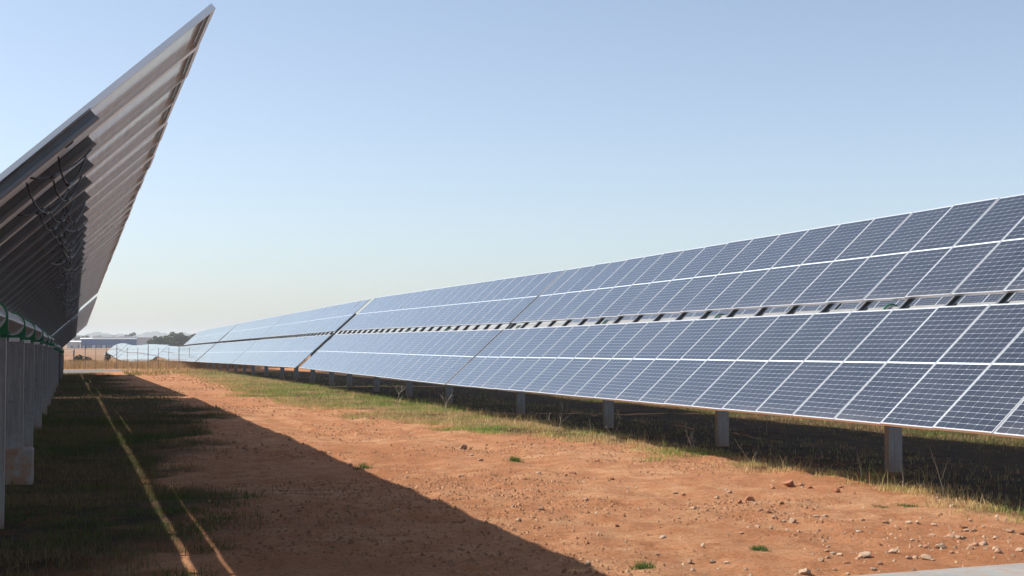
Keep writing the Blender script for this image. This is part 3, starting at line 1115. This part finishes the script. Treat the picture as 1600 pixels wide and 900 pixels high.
# ------------------------------------------------------------------ trees and shrubs
def leaf_crown(seed, n, rx, rz, zc, size, c0):
    r = np.random.default_rng(seed)
    k = 9
    cen = r.normal(0, 1, (k, 3)) * np.array([rx * .5, rx * .5, rz * .42])
    which = r.integers(0, k, n)
    d = r.normal(0, 1, (n, 3))
    d /= np.linalg.norm(d, axis=1)[:, None]
    P = cen[which] + d * (r.uniform(.35, 1, n) ** .5)[:, None] * np.array([rx * .46, rx * .46, rz * .40]) + np.array([0, 0, zc])
    u = r.normal(0, 1, (n, 3))
    u /= np.linalg.norm(u, axis=1)[:, None]
    w = np.cross(u, r.normal(0, 1, (n, 3)))
    w /= np.linalg.norm(w, axis=1)[:, None]
    s = r.uniform(.6, 1.3, n)[:, None] * size
    Q = np.stack([P - u * s, P + w * s * .6, P + u * s, P - w * s * .6], 1)
    F = np.arange(n * 4).reshape(n, 4)
    cols = np.array(c0) * r.uniform(.6, 1.4, (n, 1))
    return np_mesh('crown', Q.reshape(-1, 3), F, M['leaf'], False, np.repeat(cols, 4, 0))


TREES = []
for i in range(4):
    h = 7.0
    tr = MB().tube([(0, 0, -.3), (.1, 0, 1.2), (0, .1, 3.0), (.1, 0, 5.0)], [.28, .22, .15, .06], 6)
    for a in range(4):
        an = a * 1.6 + i
        tr.tube([(0, 0, 2 + .4 * a), (math.cos(an) * 1.4, math.sin(an) * 1.4, 3.6 + .4 * a)], [.1, .03], 5)
    TREES.append((tr.mesh('trunk', M['bark']), leaf_crown(300 + i, 900, 2.6, 2.6, 4.3, .42, (.055, .075, .03))))


def tree(x, y, s, i, label, group):
    root = empty('tree', (x, y, g1(x, y)))
    tag(root, label, 'tree', group)
    t, c = TREES[i % 4]
    for nm, me in (('trunk', t), ('crown', c)):
        o = link(bpy.data.objects.new(nm, me), root)
        o.scale = (s * 1.15, s * 1.15, s)
        o.rotation_euler = (0, 0, i * 1.3)


def xs_at(u, y):
    """ground x that sits under picture column u at depth y (for laying out the far belt)"""
    r = (u - 800) / 2185.7
    return y * math.tan(math.atan(r) + .303)


for i, (u, s) in enumerate([(236, .85), (243, .95), (249, .9), (255, 1.0), (261, 1.05), (267, 1.15), (273, 1.2), (280, 1.25), (286, 1.3), (293, 1.2), (300, 1.1), (308, 1.0)]):
    yy = 800 + 40 * math.sin(i * 2.1)
    tree(xs_at(u, yy), yy, s, i, (ORD[i] if i == 0 else ORD[i] + ' from left') + ' dark tree of the belt beside the right-hand row', 'trees of the near belt')
for i, (u, s) in enumerate([(122, 1.2), (133, 1.3), (143, 1.0), (152, 1.5), (163, .9), (176, 1.2), (190, 1.1), (198, 1.6), (205, 1.6), (214, 1.2), (224, 1.2), (231, 1.3)]):
    yy = 1300 + 60 * math.sin(i * 1.7)
    tree(xs_at(u, yy), yy, s * 1.0, i + 2, (ORD[i] if i == 0 else ORD[i] + ' from left') + ' faint tree behind the blue warehouse', 'trees behind the warehouse')

SHRUB = leaf_crown(400, 500, .9, .9, .9, .14, (.035, .04, .025))
SHRUB_S = MB().tube([(0, 0, -.1), (.02, 0, .5)], [.06, .03], 6).mesh('trunk', M['bark'])
def shrub(x, y, sx, sz, label):
    root = empty('shrub', (x, y, g1(x, y)))
    tag(root, label, 'shrub')
    for nm, me in (('trunk', SHRUB_S), ('crown', SHRUB)):
        o = link(bpy.data.objects.new(nm, me), root)
        o.scale = (sx, sx, sz)
shrub(xs_at(169, 210), 210, .42, 1.15, 'small round dark shrub in front of the white far panels')
shrub(xs_at(130, 205), 205, 1.15, .95, 'wide low dark shrub in the red field')
shrub(xs_at(123, 215), 215, .7, .8, 'small dark shrub left of the wide low one in the red field')
shrub(xs_at(248, 170), 170, 1.4, .55, 'low dark shrub below the gap in the far panels')


# ------------------------------------------------------------------ far buildings
def shed(x0, x1, y, dpt, zb, h, wall, roof, label, bays, base_h, name='warehouse', mono=.6):
    root = empty(name, ((x0 + x1) / 2, y, zb))
    tag(root, label, 'building')
    w = x1 - x0
    MB().box((0, dpt / 2, h / 2), (w, dpt, h)).build('wall', wall, root)
    r = MB()
    r.prism([(-.6, h), (dpt / 2, h + mono), (dpt + .6, h), (dpt + .6, h + .25), (dpt / 2, h + mono + .25), (-.6, h + .25)], -w / 2 - .5, w / 2 + .5, 0)
    r.build('roof', roof, root)
    for b in range(bays):
        cx = -w / 2 + (b + .5) * w / bays
        d = MB().box((cx, -.06, base_h / 2), (w / bays * .62, .1, base_h)).build('door' if b % 3 == 0 else 'window', M['whitewall'] if b % 2 == 0 else M['pale'], root)
        MB().box((cx - w / bays * .5 + .15, -.12, h / 2), (.3, .22, h)).build('pilaster', wall, root)
        if b % 2:
            MB().box((cx, -.14, base_h * .55), (w / bays * .45, .05, base_h * .5)).build('pane', M['glass'], d)
    return root


yb = 900
zb = g1(20, yb)
shed(xs_at(127, yb), xs_at(214, yb), yb, 30, zb, 5.2, M['blue'], M['roof'], 'long blue warehouse with a row of white doors', 11, 1.6)
yb2 = 1010
shed(xs_at(145, yb2), xs_at(247, yb2), yb2, 30, g1(30, yb2), 6.6, M['pale'], M['roof'], 'long pale grey building behind the blue warehouse', 12, 2.0, mono=.5)
shed(xs_at(105, 860), xs_at(126, 860), 860, 20, g1(0, 860), 3.6, M['pale'], M['whitewall'], 'low white-roofed shed at the left end of the warehouse', 4, 1.5, 'shed')
shed(xs_at(127, 880), xs_at(144, 880), 880, 8, g1(0, 880), 5.4, M['blue'], M['whitewall'], 'small building with a bright white roof at the warehouse corner', 2, 1.5, 'shed', .5)

# ------------------------------------------------------------------ hills and far wood on the skyline
def ridge(name, y0, dep, h, bump, seed):
    xs = np.arange(-2200, 4200, 9.0)
    prof = h * (.82 + .25 * fbm(xs, xs * 0, 700, seed, 3)) + bump * (fbm(xs, xs * 0, 60, seed + 5, 3) + .5) + bump * .7 * vnoise(xs, xs * 0, 12, seed + 9)
    rows = [(-dep, -6 + 0 * prof), (-dep * .5, prof * .5), (0, prof), (dep, -6 + 0 * prof)]
    V = np.concatenate([np.stack([xs, y0 + d + 0 * xs, z], 1) for d, z in rows])
    n = len(xs)
    F = []
    for a in range(len(rows) - 1):
        i = np.arange(n - 1) + a * n
        F.append(np.stack([i, i + 1, i + 1 + n, i + n], 1))
    o = link(bpy.data.objects.new(name, np_mesh(name, V, np.concatenate(F), M['hill'], False)))
    o['kind'] = 'structure'


ridge('hill_near', 2600, 300, 9, 7, 81)
ridge('hill_far', 4600, 500, 32, 10, 91)

# ------------------------------------------------------------------ hazy air
m = bpy.data.materials.new('haze')
m.use_nodes = True
nt = m.node_tree
nt.nodes.clear()
vo = nt.nodes.new('ShaderNodeVolumePrincipled')
vo.inputs['Color'].default_value = (.86, .94, 1.0, 1)
vo.inputs['Density'].default_value = 1.9e-4
vo.inputs['Anisotropy'].default_value = 0
out = nt.nodes.new('ShaderNodeOutputMaterial')
nt.links.new(vo.outputs[0], out.inputs['Volume'])
hz = MB().box((0, 1700, 22), (15000, 11000, 58)).build('haze', m)
hz['kind'] = 'stuff'
tag(hz, 'pale hazy air over the whole solar farm', 'haze')
